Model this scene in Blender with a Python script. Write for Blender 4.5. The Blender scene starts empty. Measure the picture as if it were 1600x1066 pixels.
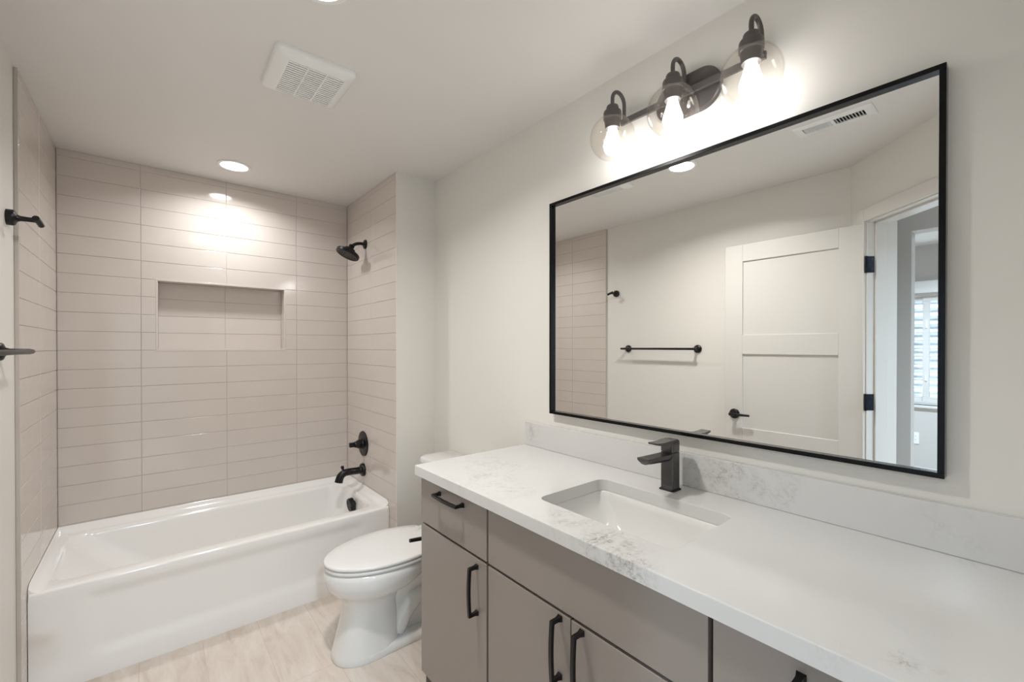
import bpy, bmesh, math, random
from mathutils import Vector, Matrix

S = bpy.context.scene
COL = S.collection
R = math.radians
random.seed(7)

# ------------------------------------------------------------------ camera
cam_data = bpy.data.cameras.new('camera')
cam = bpy.data.objects.new('camera', cam_data)
COL.objects.link(cam)
CAM_H = 1.4069
cam.location = (0, 0, CAM_H)
cam.rotation_euler = (R(90 - 0.3128), 0, R(-39.7163))
cam_data.sensor_width = 36.0
cam_data.sensor_fit = 'HORIZONTAL'
cam_data.lens = 678.92 * 36 / 1600
cam_data.shift_y = 12.55 / 1600
cam_data.clip_start = 0.01
S.camera = cam

# ------------------------------------------------------------------ world, exposure
S.view_settings.view_transform = 'Standard'
S.view_settings.look = 'None'
S.view_settings.gamma = 1.0
S.view_settings.use_curve_mapping = False
S.view_settings.exposure = 0.74
w = bpy.data.worlds.new('sky'); S.world = w
w.use_nodes = True
bg = w.node_tree.nodes['Background']
bg.inputs[0].default_value = (0.80, 0.91, 1.0, 1)
bg.inputs[1].default_value = 6.5

# light strengths (each lamp is built in its own builder further down)
CAN_W = 3.8         # watts of each recessed ceiling light
BULB_E = 15.0        # radiance of the three vanity bulbs
HALL_FILL_W = 40.0        # watts of the added hall fill lamp
BED_FILL_W = 38.0  # watts of the added bedroom fill lamp
MAIN_W = 8.6        # the recessed light over the middle of the room
WARM = (1.0, 0.975, 0.94)
NEUT = (0.965, 0.985, 1.0)
COOL = (0.66, 0.83, 1.0)

# ------------------------------------------------------------------ measures
XL = -0.3812      # face of the tile on the left wall
XLW = -0.3932     # painted left wall
XT = 1.1288       # tiled face of the wing wall
XW = 1.3853       # mirror wall
YB = 3.2852       # tiled back wall
YW = 2.4399       # front of the wing wall
ZC = 2.4518       # ceiling
ZK = 0.9434       # counter top
XK = 0.7934       # counter front
YK = 1.5533       # counter end
YN = -0.06        # near wall
XM = 1.368        # mirror glass
C0 = 0.292        # door wall: x + y = C0

# ------------------------------------------------------------------ helpers
def lin(c):
    c = c / 255.0
    return c / 12.92 if c <= 0.04045 else ((c + 0.055) / 1.055) ** 2.4

def rgb(r, g, b):
    return (lin(r), lin(g), lin(b), 1)

def mat(name, col, rough=0.5, metal=0.0, spec=0.5, coat=0.0):
    m = bpy.data.materials.new(name); m.use_nodes = True
    b = m.node_tree.nodes['Principled BSDF']
    b.inputs['Base Color'].default_value = col
    b.inputs['Roughness'].default_value = rough
    b.inputs['Metallic'].default_value = metal
    b.inputs['Specular IOR Level'].default_value = spec
    b.inputs['Coat Weight'].default_value = coat
    return m

def N(m, t, **kw):
    n = m.node_tree.nodes.new(t)
    for k, v in kw.items():
        setattr(n, k, v)
    return n

def L(m, a, b):
    m.node_tree.links.new(a, b)

def P(m):
    return m.node_tree.nodes['Principled BSDF']

def noise_bump(m, scale, strength, dist=0.01, detail=3.0):
    tc = N(m, 'ShaderNodeTexCoord')
    n = N(m, 'ShaderNodeTexNoise'); n.inputs['Scale'].default_value = scale; n.inputs['Detail'].default_value = detail
    L(m, tc.outputs['Object'], n.inputs['Vector'])
    bp = N(m, 'ShaderNodeBump'); bp.inputs['Strength'].default_value = strength; bp.inputs['Distance'].default_value = dist
    L(m, n.outputs['Fac'], bp.inputs['Height'])
    L(m, bp.outputs['Normal'], P(m).inputs['Normal'])
    return n

def emis(name, col, strength):
    m = bpy.data.materials.new(name); m.use_nodes = True
    nt = m.node_tree; nt.nodes.clear()
    o = nt.nodes.new('ShaderNodeOutputMaterial'); e = nt.nodes.new('ShaderNodeEmission')
    e.inputs[0].default_value = (*col, 1); e.inputs[1].default_value = strength
    nt.links.new(e.outputs[0], o.inputs[0])
    return m

def clear_glass(name, tint=(0.985, 0.98, 0.97), ior=0.5):
    m = bpy.data.materials.new(name); m.use_nodes = True
    nt = m.node_tree; nt.nodes.clear()
    o = nt.nodes.new('ShaderNodeOutputMaterial'); mx = nt.nodes.new('ShaderNodeMixShader')
    t = nt.nodes.new('ShaderNodeBsdfTransparent'); g = nt.nodes.new('ShaderNodeBsdfGlossy'); f = nt.nodes.new('ShaderNodeLayerWeight')
    f.inputs['Blend'].default_value = 0.5
    pw = nt.nodes.new('ShaderNodeMath'); pw.operation = 'POWER'; pw.inputs[1].default_value = 4.0
    ma = nt.nodes.new('ShaderNodeMath'); ma.operation = 'MULTIPLY_ADD'; ma.inputs[1].default_value = ior; ma.inputs[2].default_value = 0.03
    t.inputs[0].default_value = (*tint, 1); g.inputs['Roughness'].default_value = 0.0
    nt.links.new(f.outputs['Facing'], pw.inputs[0]); nt.links.new(pw.outputs[0], ma.inputs[0]); nt.links.new(ma.outputs[0], mx.inputs[0]); nt.links.new(t.outputs[0], mx.inputs[1]); nt.links.new(g.outputs[0], mx.inputs[2])
    nt.links.new(mx.outputs[0], o.inputs[0])
    return m

def wloc(o):
    v = Vector((0, 0, 0))
    while o is not None:
        v = v + o.location; o = o.parent
    return v

def obj(name, bm, m, parent=None, bevel=0.0, seg=2, smooth=35, loc=None, recalc=True):
    """one mesh object; the bmesh is in world coordinates"""
    if recalc:
        bmesh.ops.recalc_face_normals(bm, faces=bm.faces)
    me = bpy.data.meshes.new(name)
    off = wloc(parent) if parent is not None else Vector((0, 0, 0))
    if loc is not None:
        off = off + (Vector(loc) - off)
    bmesh.ops.translate(bm, verts=bm.verts, vec=-off)
    bm.to_mesh(me); bm.free()
    o = bpy.data.objects.new(name, me); COL.objects.link(o)
    if parent is not None:
        o.parent = parent
        if loc is not None:
            o.location = Vector(loc) - wloc(parent)
    elif loc is not None:
        o.location = loc
    me.materials.append(m)
    if smooth:
        for p in me.polygons:
            p.use_smooth = True
        me.set_sharp_from_angle(angle=R(smooth))
    if bevel > 0:
        b = o.modifiers.new('bevel', 'BEVEL'); b.width = bevel; b.segments = seg; b.limit_method = 'ANGLE'; b.angle_limit = R(40)
        b.harden_normals = True
    return o

def thing(name, loc, label, cat, group=None):
    o = bpy.data.objects.new(name, None); COL.objects.link(o)
    o.location = loc; o.empty_display_size = 0.05
    o['label'] = label; o['category'] = cat
    if group: o['group'] = group
    return o

def tag(o, label, cat, group=None):
    o['label'] = label; o['category'] = cat
    if group: o['group'] = group
    return o

def struct(o):
    o['kind'] = 'structure'
    return o

def BM():
    return bmesh.new()

def box(bm, x0, x1, y0, y1, z0, z1, M=None):
    vs = [Vector((x, y, z)) for x in (x0, x1) for y in (y0, y1) for z in (z0, z1)]
    if M is not None:
        vs = [M @ v for v in vs]
    v = [bm.verts.new(c) for c in vs]
    for f in ((0, 1, 3, 2), (4, 6, 7, 5), (0, 4, 5, 1), (2, 3, 7, 6), (0, 2, 6, 4), (1, 5, 7, 3)):
        bm.faces.new([v[i] for i in f])

def loft(bm, loops, cap0=True, cap1=True, closed=True):
    rows = [[bm.verts.new(p) for p in lp] for lp in loops]
    n = len(rows[0])
    for a, b in zip(rows[:-1], rows[1:]):
        for i in range(n if closed else n - 1):
            j = (i + 1) % n
            bm.faces.new((a[i], a[j], b[j], b[i]))
    if cap0: bm.faces.new(rows[0][::-1])
    if cap1: bm.faces.new(rows[-1])
    return rows

def lathe(bm, prof, origin, axis=(0, 0, 1), n=32, cap=True):
    """prof: (radius, height along the axis)"""
    ax = Vector(axis).normalized()
    up = Vector((0, 0, 1)) if abs(ax.z) < 0.9 else Vector((1, 0, 0))
    u = ax.cross(up).normalized(); v = ax.cross(u).normalized()
    o = Vector(origin)
    loops = []
    for r, h in prof:
        r = max(r, 1e-5)
        loops.append([o + ax * h + (u * math.cos(2 * math.pi * i / n) + v * math.sin(2 * math.pi * i / n)) * r for i in range(n)])
    loft(bm, loops, cap, cap)

def sweep(bm, pts, rad, n=12, rot=0.0, cap=True, flat=1.0):
    pts = [Vector(p) for p in pts]
    if not isinstance(rad, (list, tuple)): rad = [rad] * len(pts)
    tang = []
    for i in range(len(pts)):
        a = pts[max(i - 1, 0)]; b = pts[min(i + 1, len(pts) - 1)]
        tang.append((b - a).normalized())
    t = tang[0]
    up = Vector((0, 0, 1)) if abs(t.z) < 0.9 else Vector((1, 0, 0))
    u = t.cross(up).normalized()
    loops = []
    for p, tg, r in zip(pts, tang, rad):
        u = (u - tg * u.dot(tg)).normalized()
        v = tg.cross(u)
        loops.append([p + (u * math.cos(rot + 2 * math.pi * i / n) + v * flat * math.sin(rot + 2 * math.pi * i / n)) * r for i in range(n)])
    loft(bm, loops, cap, cap)

def arc(c, r, a0, a1, n, ex, ez):
    c = Vector(c); ex = Vector(ex); ez = Vector(ez)
    return [c + ex * r * math.cos(R(a0 + (a1 - a0) * i / n)) + ez * r * math.sin(R(a0 + (a1 - a0) * i / n)) for i in range(n + 1)]

def rr(x0, x1, y0, y1, r, z, nc=8, ne=10):
    """rounded rectangle loop, always the same number of points"""
    r = max(min(r, (x1 - x0) / 2 - 1e-4, (y1 - y0) / 2 - 1e-4), 1e-4)
    pts = []
    cs = [(x1 - r, y0 + r, -90), (x1 - r, y1 - r, 0), (x0 + r, y1 - r, 90), (x0 + r, y0 + r, 180)]
    for k, (cx, cy, a) in enumerate(cs):
        for i in range(nc + 1):
            t = R(a + 90 * i / nc)
            pts.append(Vector((cx + r * math.cos(t), cy + r * math.sin(t), z)))
        nx = cs[(k + 1) % 4]
        t = R(nx[2]); q = Vector((nx[0] + r * math.cos(t), nx[1] + r * math.sin(t), z)); p = pts[-1]
        for i in range(1, ne):
            pts.append(p.lerp(q, i / ne))
    return pts

# ------------------------------------------------------------------ materials
M_wall = mat('wall_paint', rgb(231, 228, 222), 0.42, spec=0.35); noise_bump(M_wall, 240, 0.05, 0.002)
M_ceil = mat('ceiling_paint', rgb(230, 227, 223), 0.55, spec=0.25); noise_bump(M_ceil, 180, 0.06, 0.002)
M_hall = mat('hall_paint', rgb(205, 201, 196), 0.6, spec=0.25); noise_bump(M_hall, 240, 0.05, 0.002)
M_trim = mat('white_trim_paint', rgb(219, 216, 211), 0.32, spec=0.45); noise_bump(M_trim, 90, 0.03, 0.002)
M_porc = mat('white_porcelain', rgb(229, 228, 225), 0.07, spec=0.55, coat=0.3); noise_bump(M_porc, 7, 0.015, 0.01)
M_tub = mat('white_acrylic', rgb(243, 240, 236), 0.12, spec=0.5); noise_bump(M_tub, 6, 0.012, 0.01)
M_seat = mat('white_seat_plastic', rgb(231, 229, 226), 0.2, spec=0.45); noise_bump(M_seat, 8, 0.01, 0.01)
M_black = mat('matte_black_metal', rgb(24, 23, 24), 0.34, metal=0.35, spec=0.5); noise_bump(M_black, 260, 0.04, 0.002)
M_faucet = mat('gunmetal', rgb(94, 92, 92), 0.26, metal=0.9); noise_bump(M_faucet, 260, 0.04, 0.002)
M_bronze = mat('dark_bronze_metal', rgb(92, 87, 85), 0.4, metal=0.3); noise_bump(M_bronze, 200, 0.04, 0.002)
M_frame = mat('black_frame_metal', rgb(26, 26, 28), 0.22, metal=0.7); noise_bump(M_frame, 200, 0.03, 0.002)
M_cab = mat('greige_lacquer', rgb(147, 138, 131), 0.3, spec=0.4); noise_bump(M_cab, 120, 0.02, 0.002)
M_carc = mat('near_black_carcass', rgb(14, 13, 13), 0.6); noise_bump(M_carc, 120, 0.05, 0.002)  # near-black, so the gaps between the fronts read black
M_dark = mat('void_shade', rgb(20, 19, 18), 0.8); noise_bump(M_dark, 100, 0.05, 0.002)  # dark colour carries the shade inside openings
M_white = mat('white_grille_plastic', rgb(240, 240, 238), 0.35); noise_bump(M_white, 90, 0.02, 0.002)
M_mirror = mat('mirror_silver', (0.93, 0.935, 0.925, 1), 0.0, metal=1.0)
M_globe = clear_glass('clear_globe_glass', (0.985, 0.975, 0.96), 0.38)
M_pane = clear_glass('window_pane_glass', (0.97, 0.985, 0.99), 0.5)
M_nozzle = mat('shower_nozzle_rubber', rgb(62, 60, 60), 0.5); noise_bump(M_nozzle, 300, 0.1, 0.002)
M_chromeb = mat('black_steel_hinge', rgb(24, 30, 42), 0.25, metal=0.6); noise_bump(M_chromeb, 200, 0.03, 0.002)
M_out = mat('white_outlet_plastic', rgb(242, 242, 240), 0.35); noise_bump(M_out, 90, 0.02, 0.002)

def tile_mat():
    m = mat('greige_wall_tile', rgb(202, 192, 185), 0.09, spec=0.5)
    tc = N(m, 'ShaderNodeTexCoord')
    n1 = N(m, 'ShaderNodeTexNoise'); n1.inputs['Scale'].default_value = 4.5; n1.inputs['Detail'].default_value = 2
    L(m, tc.outputs['Object'], n1.inputs['Vector'])
    mx = N(m, 'ShaderNodeMix', data_type='RGBA')
    mx.inputs[6].default_value = rgb(211, 201, 193); mx.inputs[7].default_value = rgb(217, 207, 199)
    L(m, n1.outputs['Fac'], mx.inputs[0]); L(m, mx.outputs[2], P(m).inputs['Base Color'])
    n2 = N(m, 'ShaderNodeTexNoise'); n2.inputs['Scale'].default_value = 9; n2.inputs['Detail'].default_value = 1
    L(m, tc.outputs['Object'], n2.inputs['Vector'])
    bp = N(m, 'ShaderNodeBump'); bp.inputs['Strength'].default_value = 0.06; bp.inputs['Distance'].default_value = 0.01
    L(m, n2.outputs['Fac'], bp.inputs['Height']); L(m, bp.outputs['Normal'], P(m).inputs['Normal'])
    return m
M_tile = tile_mat()
M_grout = mat('taupe_grout', rgb(196, 187, 180), 0.85); noise_bump(M_grout, 300, 0.15, 0.002)
M_edge = mat('tile_edge_trim', rgb(196, 188, 180), 0.4); noise_bump(M_edge, 120, 0.03, 0.002)

def floor_mat():
    m = mat('travertine_plank', rgb(222, 208, 194), 0.42, spec=0.4)
    tc = N(m, 'ShaderNodeTexCoord')
    mp = N(m, 'ShaderNodeMapping'); mp.inputs['Rotation'].default_value = (0, 0, R(90)); mp.inputs['Location'].default_value = (0.31, 0.045, 0)
    L(m, tc.outputs['Object'], mp.inputs['Vector'])
    br = N(m, 'ShaderNodeTexBrick'); br.offset = 0.37; br.inputs['Scale'].default_value = 1.0
    br.inputs['Brick Width'].default_value = 1.22; br.inputs['Row Height'].default_value = 0.228; br.inputs['Mortar Size'].default_value = 0.0011
    br.inputs['Mortar Smooth'].default_value = 0.3
    br.inputs['Color1'].default_value = (0.35, 0.35, 0.35, 1); br.inputs['Color2'].default_value = (0.65, 0.65, 0.65, 1)
    L(m, mp.outputs[0], br.inputs['Vector'])
    st = N(m, 'ShaderNodeMapping'); st.inputs['Scale'].default_value = (7.0, 1.6, 1)
    L(m, tc.outputs['Object'], st.inputs['Vector'])
    ad = N(m, 'ShaderNodeVectorMath', operation='ADD'); L(m, st.outputs[0], ad.inputs[0]); L(m, br.outputs['Color'], ad.inputs[1])
    n = N(m, 'ShaderNodeTexNoise'); n.inputs['Scale'].default_value = 2.2; n.inputs['Detail'].default_value = 9; n.inputs['Roughness'].default_value = 0.66; n.inputs['Distortion'].default_value = 0.9
    L(m, ad.outputs[0], n.inputs['Vector'])
    cr = N(m, 'ShaderNodeValToRGB')
    e = cr.color_ramp.elements
    e[0].position = 0.28; e[0].color = rgb(199, 184, 169); e[1].position = 0.72; e[1].color = rgb(227, 218, 208)
    k = cr.color_ramp.elements.new(0.46); k.color = rgb(215, 202, 190)
    L(m, n.outputs['Fac'], cr.inputs[0])
    mx = N(m, 'ShaderNodeMix', data_type='RGBA', blend_type='MULTIPLY'); mx.inputs[7].default_value = rgb(236, 229, 222)
    L(m, br.outputs['Fac'], mx.inputs[0]); L(m, cr.outputs[0], mx.inputs[6]); L(m, mx.outputs[2], P(m).inputs['Base Color'])
    bp = N(m, 'ShaderNodeBump'); bp.inputs['Strength'].default_value = 0.08; bp.inputs['Distance'].default_value = 0.004
    L(m, n.outputs['Fac'], bp.inputs['Height']); L(m, bp.outputs['Normal'], P(m).inputs['Normal'])
    return m
M_floor = floor_mat()

def quartz(name, spots, amount=1.0):
    """white quartz; grey veining gathered in patches (centre, radius, weight)"""
    m = mat(name, rgb(238, 236, 232), 0.16, spec=0.45)
    tc = N(m, 'ShaderNodeTexCoord')
    nw = N(m, 'ShaderNodeTexNoise'); nw.inputs['Scale'].default_value = 14; nw.inputs['Detail'].default_value = 4
    L(m, tc.outputs['Object'], nw.inputs['Vector'])
    sc = N(m, 'ShaderNodeVectorMath', operation='SCALE'); sc.inputs['Scale'].default_value = 0.035
    L(m, nw.outputs['Color'], sc.inputs[0])
    ad = N(m, 'ShaderNodeVectorMath', operation='ADD'); L(m, tc.outputs['Object'], ad.inputs[0]); L(m, sc.outputs[0], ad.inputs[1])
    def vein(scale, width):
        v = N(m, 'ShaderNodeTexVoronoi', feature='DISTANCE_TO_EDGE'); v.inputs['Scale'].default_value = scale
        L(m, ad.outputs[0], v.inputs['Vector'])
        r = N(m, 'ShaderNodeMapRange'); r.inputs[1].default_value = 0.0; r.inputs[2].default_value = width; r.inputs[3].default_value = 1; r.inputs[4].default_value = 0
        L(m, v.outputs['Distance'], r.inputs[0]); return r.outputs[0]
    a = vein(42, 0.10); b = vein(85, 0.10)
    mxv = N(m, 'ShaderNodeMath', operation='MAXIMUM'); L(m, a, mxv.inputs[0]); L(m, b, mxv.inputs[1])
    tot = None
    for c, r, wt in spots:
        d = N(m, 'ShaderNodeVectorMath', operation='DISTANCE'); d.inputs[1].default_value = c
        L(m, tc.outputs['Object'], d.inputs[0])
        mr = N(m, 'ShaderNodeMapRange', interpolation_type='SMOOTHSTEP'); mr.inputs[1].default_value = 0; mr.inputs[2].default_value = r; mr.inputs[3].default_value = wt; mr.inputs[4].default_value = 0
        L(m, d.outputs['Value'], mr.inputs[0])
        if tot is None: tot = mr.outputs[0]
        else:
            q = N(m, 'ShaderNodeMath', operation='MAXIMUM'); L(m, tot, q.inputs[0]); L(m, mr.outputs[0], q.inputs[1]); tot = q.outputs[0]
    n2 = N(m, 'ShaderNodeTexNoise'); n2.inputs['Scale'].default_value = 17; n2.inputs['Detail'].default_value = 5; n2.inputs['Roughness'].default_value = 0.6
    L(m, tc.outputs['Object'], n2.inputs['Vector'])
    m2 = N(m, 'ShaderNodeMapRange'); m2.inputs[1].default_value = 0.40; m2.inputs[2].default_value = 0.62; L(m, n2.outputs['Fac'], m2.inputs[0])
    k1 = N(m, 'ShaderNodeMath', operation='MULTIPLY'); L(m, tot, k1.inputs[0]); L(m, m2.outputs[0], k1.inputs[1])
    # the web breaks up and melts into a soft grey cloud
    n4 = N(m, 'ShaderNodeTexNoise'); n4.inputs['Scale'].default_value = 75; n4.inputs['Detail'].default_value = 6; n4.inputs['Roughness'].default_value = 0.7
    L(m, ad.outputs[0], n4.inputs['Vector'])
    m4 = N(m, 'ShaderNodeMapRange'); m4.inputs[1].default_value = 0.38; m4.inputs[2].default_value = 0.66; L(m, n4.outputs['Fac'], m4.inputs[0])
    wv = N(m, 'ShaderNodeMath', operation='MULTIPLY'); L(m, mxv.outputs[0], wv.inputs[0]); L(m, m4.outputs[0], wv.inputs[1])
    cl_ = N(m, 'ShaderNodeMath', operation='MULTIPLY_ADD'); cl_.inputs[1].default_value = 0.5; L(m, m4.outputs[0], cl_.inputs[0]); L(m, wv.outputs[0], cl_.inputs[2])
    k2 = N(m, 'ShaderNodeMath', operation='MULTIPLY'); L(m, k1.outputs[0], k2.inputs[0]); L(m, cl_.outputs[0], k2.inputs[1])
    # a very faint cloud everywhere
    n3 = N(m, 'ShaderNodeTexNoise'); n3.inputs['Scale'].default_value = 5; n3.inputs['Detail'].default_value = 6
    L(m, tc.outputs['Object'], n3.inputs['Vector'])
    base = N(m, 'ShaderNodeMix', data_type='RGBA'); base.inputs[6].default_value = rgb(212, 211, 209); base.inputs[7].default_value = rgb(219, 218, 216)
    L(m, n3.outputs['Fac'], base.inputs[0])
    k3 = N(m, 'ShaderNodeMath', operation='MULTIPLY', use_clamp=True); k3.inputs[1].default_value = amount; L(m, k2.outputs[0], k3.inputs[0])
    fin = N(m, 'ShaderNodeMix', data_type='RGBA'); fin.inputs[7].default_value = rgb(150, 146, 142)
    L(m, k3.outputs[0], fin.inputs[0]); L(m, base.outputs[2], fin.inputs[6]); L(m, fin.outputs[2], P(m).inputs['Base Color'])
    return m
M_quartz = quartz('white_quartz', [((1.02, 1.36, ZK), 0.22, 0.55), ((0.90, 1.24, ZK), 0.20, 0.5), ((0.89, 1.08, ZK), 0.14, 0.45),
                                   ((0.82, 0.64, ZK), 0.13, 1.2), ((0.80, 0.57, ZK - 0.02), 0.10, 1.3), ((0.88, 0.78, ZK), 0.14, 0.7),
                                   ((1.33, 0.09, ZK), 0.05, 0.5), ((0.85, 0.11, ZK), 0.05, 0.6), ((0.80, 0.2, ZK), 0.04, 0.6)])
M_splash = quartz('white_quartz_splash', [((1.365, 0.64, 1.0), 0.17, 1.0), ((1.365, 0.50, 1.0), 0.13, 0.75), ((1.365, 1.50, 1.02), 0.09, 0.5), ((1.365, 0.12, 1.0), 0.1, 0.25)])

# ================================================================== THE ROOM
# ---- floor and ceiling
bm = BM(); box(bm, -3.6, 1.6, -2.6, 3.5, -0.1, 0.0)
struct(obj('floor', bm, M_floor, smooth=0))
bm = BM(); box(bm, -3.6, 1.6, -2.6, 3.5, ZC, ZC + 0.1)
struct(obj('ceiling', bm, M_ceil, smooth=0))

# ---- walls of the bathroom
bm = BM(); box(bm, XLW - 0.11, XLW, C0 - XLW, YB + 0.15, 0, ZC)
wall_left = struct(obj('wall_left', bm, M_wall, smooth=0))
bm = BM(); box(bm, XW, XW + 0.1, YN - 0.15, YB + 0.15, 0, ZC)
wall_right = struct(obj('wall_right', bm, M_wall, smooth=0))
bm = BM(); box(bm, XT + 0.012, XW, YW, YB + 0.15, 0, ZC)
wall_wing = struct(obj('wall_wing', bm, M_wall, smooth=0))
bm = BM(); box(bm, 0.36, XW, YN - 0.12, YN, 0, ZC)
wall_near = struct(obj('wall_near', bm, M_wall, smooth=0))
# back wall round the niche
NX0, NX1, NZ0, NZ1, ND = 0.0325, 0.7015, 1.390, 1.7935, 0.09
yb0 = YB + 0.012
bm = BM()
box(bm, XLW, NX0 - 0.012, yb0, yb0 + 0.13, 0, ZC)
box(bm, NX1 + 0.012, XT + 0.012, yb0, yb0 + 0.13, 0, ZC)
box(bm, NX0 - 0.012, NX1 + 0.012, yb0, yb0 + 0.13, 0, NZ0 - 0.012)
box(bm, NX0 - 0.012, NX1 + 0.012, yb0, yb0 + 0.13, NZ1 + 0.012, ZC)
box(bm, NX0 - 0.012, NX1 + 0.012, YB + ND + 0.012, yb0 + 0.13, NZ0 - 0.012, NZ1 + 0.012)
wall_back = struct(obj('wall_back', bm, M_wall, smooth=0))

# ---- tiling: every tile a bevelled slab on a grout bed
PITCH = 0.1030
Z0 = 2.416
ZROWS = sorted([Z0 - PITCH * k for k in range(-1, 25)])
def tiles(name, parent, to3d, u0, u1, v0, v1, ujoints, hole=None, thick=0.012):
    """to3d(u, v, d) with d the distance out of the wall; tiles between the joints"""
    us = [u0] + [u for u in ujoints if u0 + 0.004 < u < u1 - 0.004] + [u1]
    vs = [v0] + [v for v in ZROWS if v0 + 0.004 < v < v1 - 0.004] + [v1]
    g = 0.0009; bv = 0.0018
    bt, bg_ = BM(), BM()
    def slab(a, b, c, d):
        a += g; b -= g; c += g; d -= g
        if b - a < 0.006 or d - c < 0.006: return
        lo = [(a, c), (b, c), (b, d), (a, d)]
        hi = [(a + bv, c + bv), (b - bv, c + bv), (b - bv, d - bv), (a + bv, d - bv)]
        md = [(a + bv * .3, c + bv * .3), (b - bv * .3, c + bv * .3), (b - bv * .3, d - bv * .3), (a + bv * .3, d - bv * .3)]
        loft(bt, [[to3d(u, v, 0.001) for u, v in lo], [to3d(u, v, thick - bv) for u, v in lo], [to3d(u, v, thick - bv * .3) for u, v in md], [to3d(u, v, thick) for u, v in hi]], False, True)
    for a, b in zip(us[:-1], us[1:]):
        for c, d in zip(vs[:-1], vs[1:]):
            if hole and a < hole[1] and b > hole[0] and c < hole[3] and d > hole[2]:
                h0, h1, h2, h3 = hole
                if a < h0 - 0.003: slab(a, h0, c, d)
                if b > h1 + 0.003: slab(h1, b, c, d)
                m0, m1 = max(a, h0), min(b, h1)
                if c < h2 - 0.003: slab(m0, m1, c, h2)
                if d > h3 + 0.003: slab(m0, m1, h3, d)
            else:
                slab(a, b, c, d)
    t = obj(name, bt, M_tile, parent, smooth=0)
    # grout bed
    gr = thick - 0.0022
    def bed(a, b, c, d):
        loft(bg_, [[to3d(*p, 0.0) for p in ((a, c), (b, c), (b, d), (a, d))], [to3d(*p, gr) for p in ((a, c), (b, c), (b, d), (a, d))]])
    if hole:
        h0, h1, h2, h3 = hole
        bed(u0, h0, v0, v1); bed(h1, u1, v0, v1); bed(h0, h1, v0, h2); bed(h0, h1, h3, v1)
    else:
        bed(u0, u1, v0, v1)
    obj('grout', bg_, M_grout, t, smooth=0)
    return t
XJ = [-0.044, 0.370, 0.780]
tiles('wall_tile', wall_back, lambda u, v, d: Vector((u, yb0 - d, v)), XL, XT, 0.30, ZC, XJ, (NX0 - 0.003, NX1 + 0.003, NZ0 - 0.003, NZ1 + 0.003))
tiles('niche_tile', wall_back, lambda u, v, d: Vector((u, YB + ND + 0.012 - d, v)), NX0, NX1, NZ0, NZ1, [0.372])
YJ = [2.843]
tiles('wall_tile', wall_left, lambda u, v, d: Vector((XLW + d, u, v)), YW + 0.006, YB, 0.0, ZC, YJ, thick=XL - XLW)
tiles('wall_tile', wall_wing, lambda u, v, d: Vector((XT + 0.012 - d, u, v)), YW + 0.004, YB, 0.0, ZC, [2.83])
# niche lining: pale bullnose slabs on the four reveals
bm = BM()
e = 0.012
box(bm, NX0 - e, NX1 + e, YB - 0.001, YB + ND + 0.012, NZ0 - e, NZ0 + 0.002)
box(bm, NX0 - e, NX1 + e, YB - 0.001, YB + ND + 0.012, NZ1, NZ1 + e)
box(bm, NX0 - e, NX0, YB - 0.001, YB + ND + 0.012, NZ0, NZ1)
box(bm, NX1, NX1 + e, YB - 0.001, YB + ND + 0.012, NZ0, NZ1)
obj('niche_lining', bm, M_tile, wall_back, bevel=0.002)
# edge trims where the tile stops
bm = BM(); box(bm, XLW, XL + 0.0005, YW, YW + 0.006, 0.14, ZC)
obj('tile_edge', bm, M_edge, wall_left, bevel=0.002)
bm = BM(); box(bm, XT - 0.0005, XT + 0.012, YW - 0.0005, YW + 0.004, 0, ZC)
obj('tile_edge', bm, M_wall, wall_wing, bevel=0.001)

# ---- diagonal door wall (x + y = C0), seen in the mirror
DC = Vector((XLW, C0 - XLW, 0)); q = math.sqrt(0.5)
DM = Matrix(((q, -q, 0, DC.x), (-q, -q, 0, DC.y), (0, 0, 1, 0), (0, 0, 0, 1)))   # (s, d, z) -> world
S0, S1, DT, DH = 0.129, 1.052, 0.1457, 2.094
bm = BM()
box(bm, 0.0, S0 - 0.018, 0, DT, 0, ZC, DM)
box(bm, S1 + 0.018, 1.30, 0, DT, 0, ZC, DM)
box(bm, S0 - 0.018, S1 + 0.018, 0, DT, DH + 0.018, ZC, DM)
struct(obj('wall_door', bm, M_wall, smooth=0))
# jamb boards and stops
bm = BM()
box(bm, S0 - 0.018, S0, 0, DT, 0, DH, DM); box(bm, S1, S1 + 0.018, 0, DT, 0, DH, DM); box(bm, S0 - 0.018, S1 + 0.018, 0, DT, DH, DH + 0.018, DM)
box(bm, S0, S0 + 0.011, 0.040, 0.098, 0, DH, DM); box(bm, S1 - 0.011, S1, 0.040, 0.098, 0, DH, DM); box(bm, S0, S1, 0.040, 0.098, DH - 0.011, DH, DM)
struct(obj('trim_1', bm, M_trim, bevel=0.0015))
# casing on the bathroom side
bm = BM()
box(bm, S0 - 0.072, S0 - 0.006, -0.014, 0, 0, DH + 0.076, DM)
box(bm, S0 - 0.006, S1 + 0.004, -0.014, 0, DH + 0.006, DH + 0.076, DM)
struct(obj('trim_2', bm, M_trim, bevel=0.002))
# casing on the hall side
bm = BM()
box(bm, S0 - 0.072, S0 - 0.006, DT, DT + 0.014, 0, DH + 0.076, DM)
box(bm, S0 - 0.006, S1, DT, DT + 0.014, DH + 0.006, DH + 0.076, DM)
struct(obj('trim_3', bm, M_trim, bevel=0.002))

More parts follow.
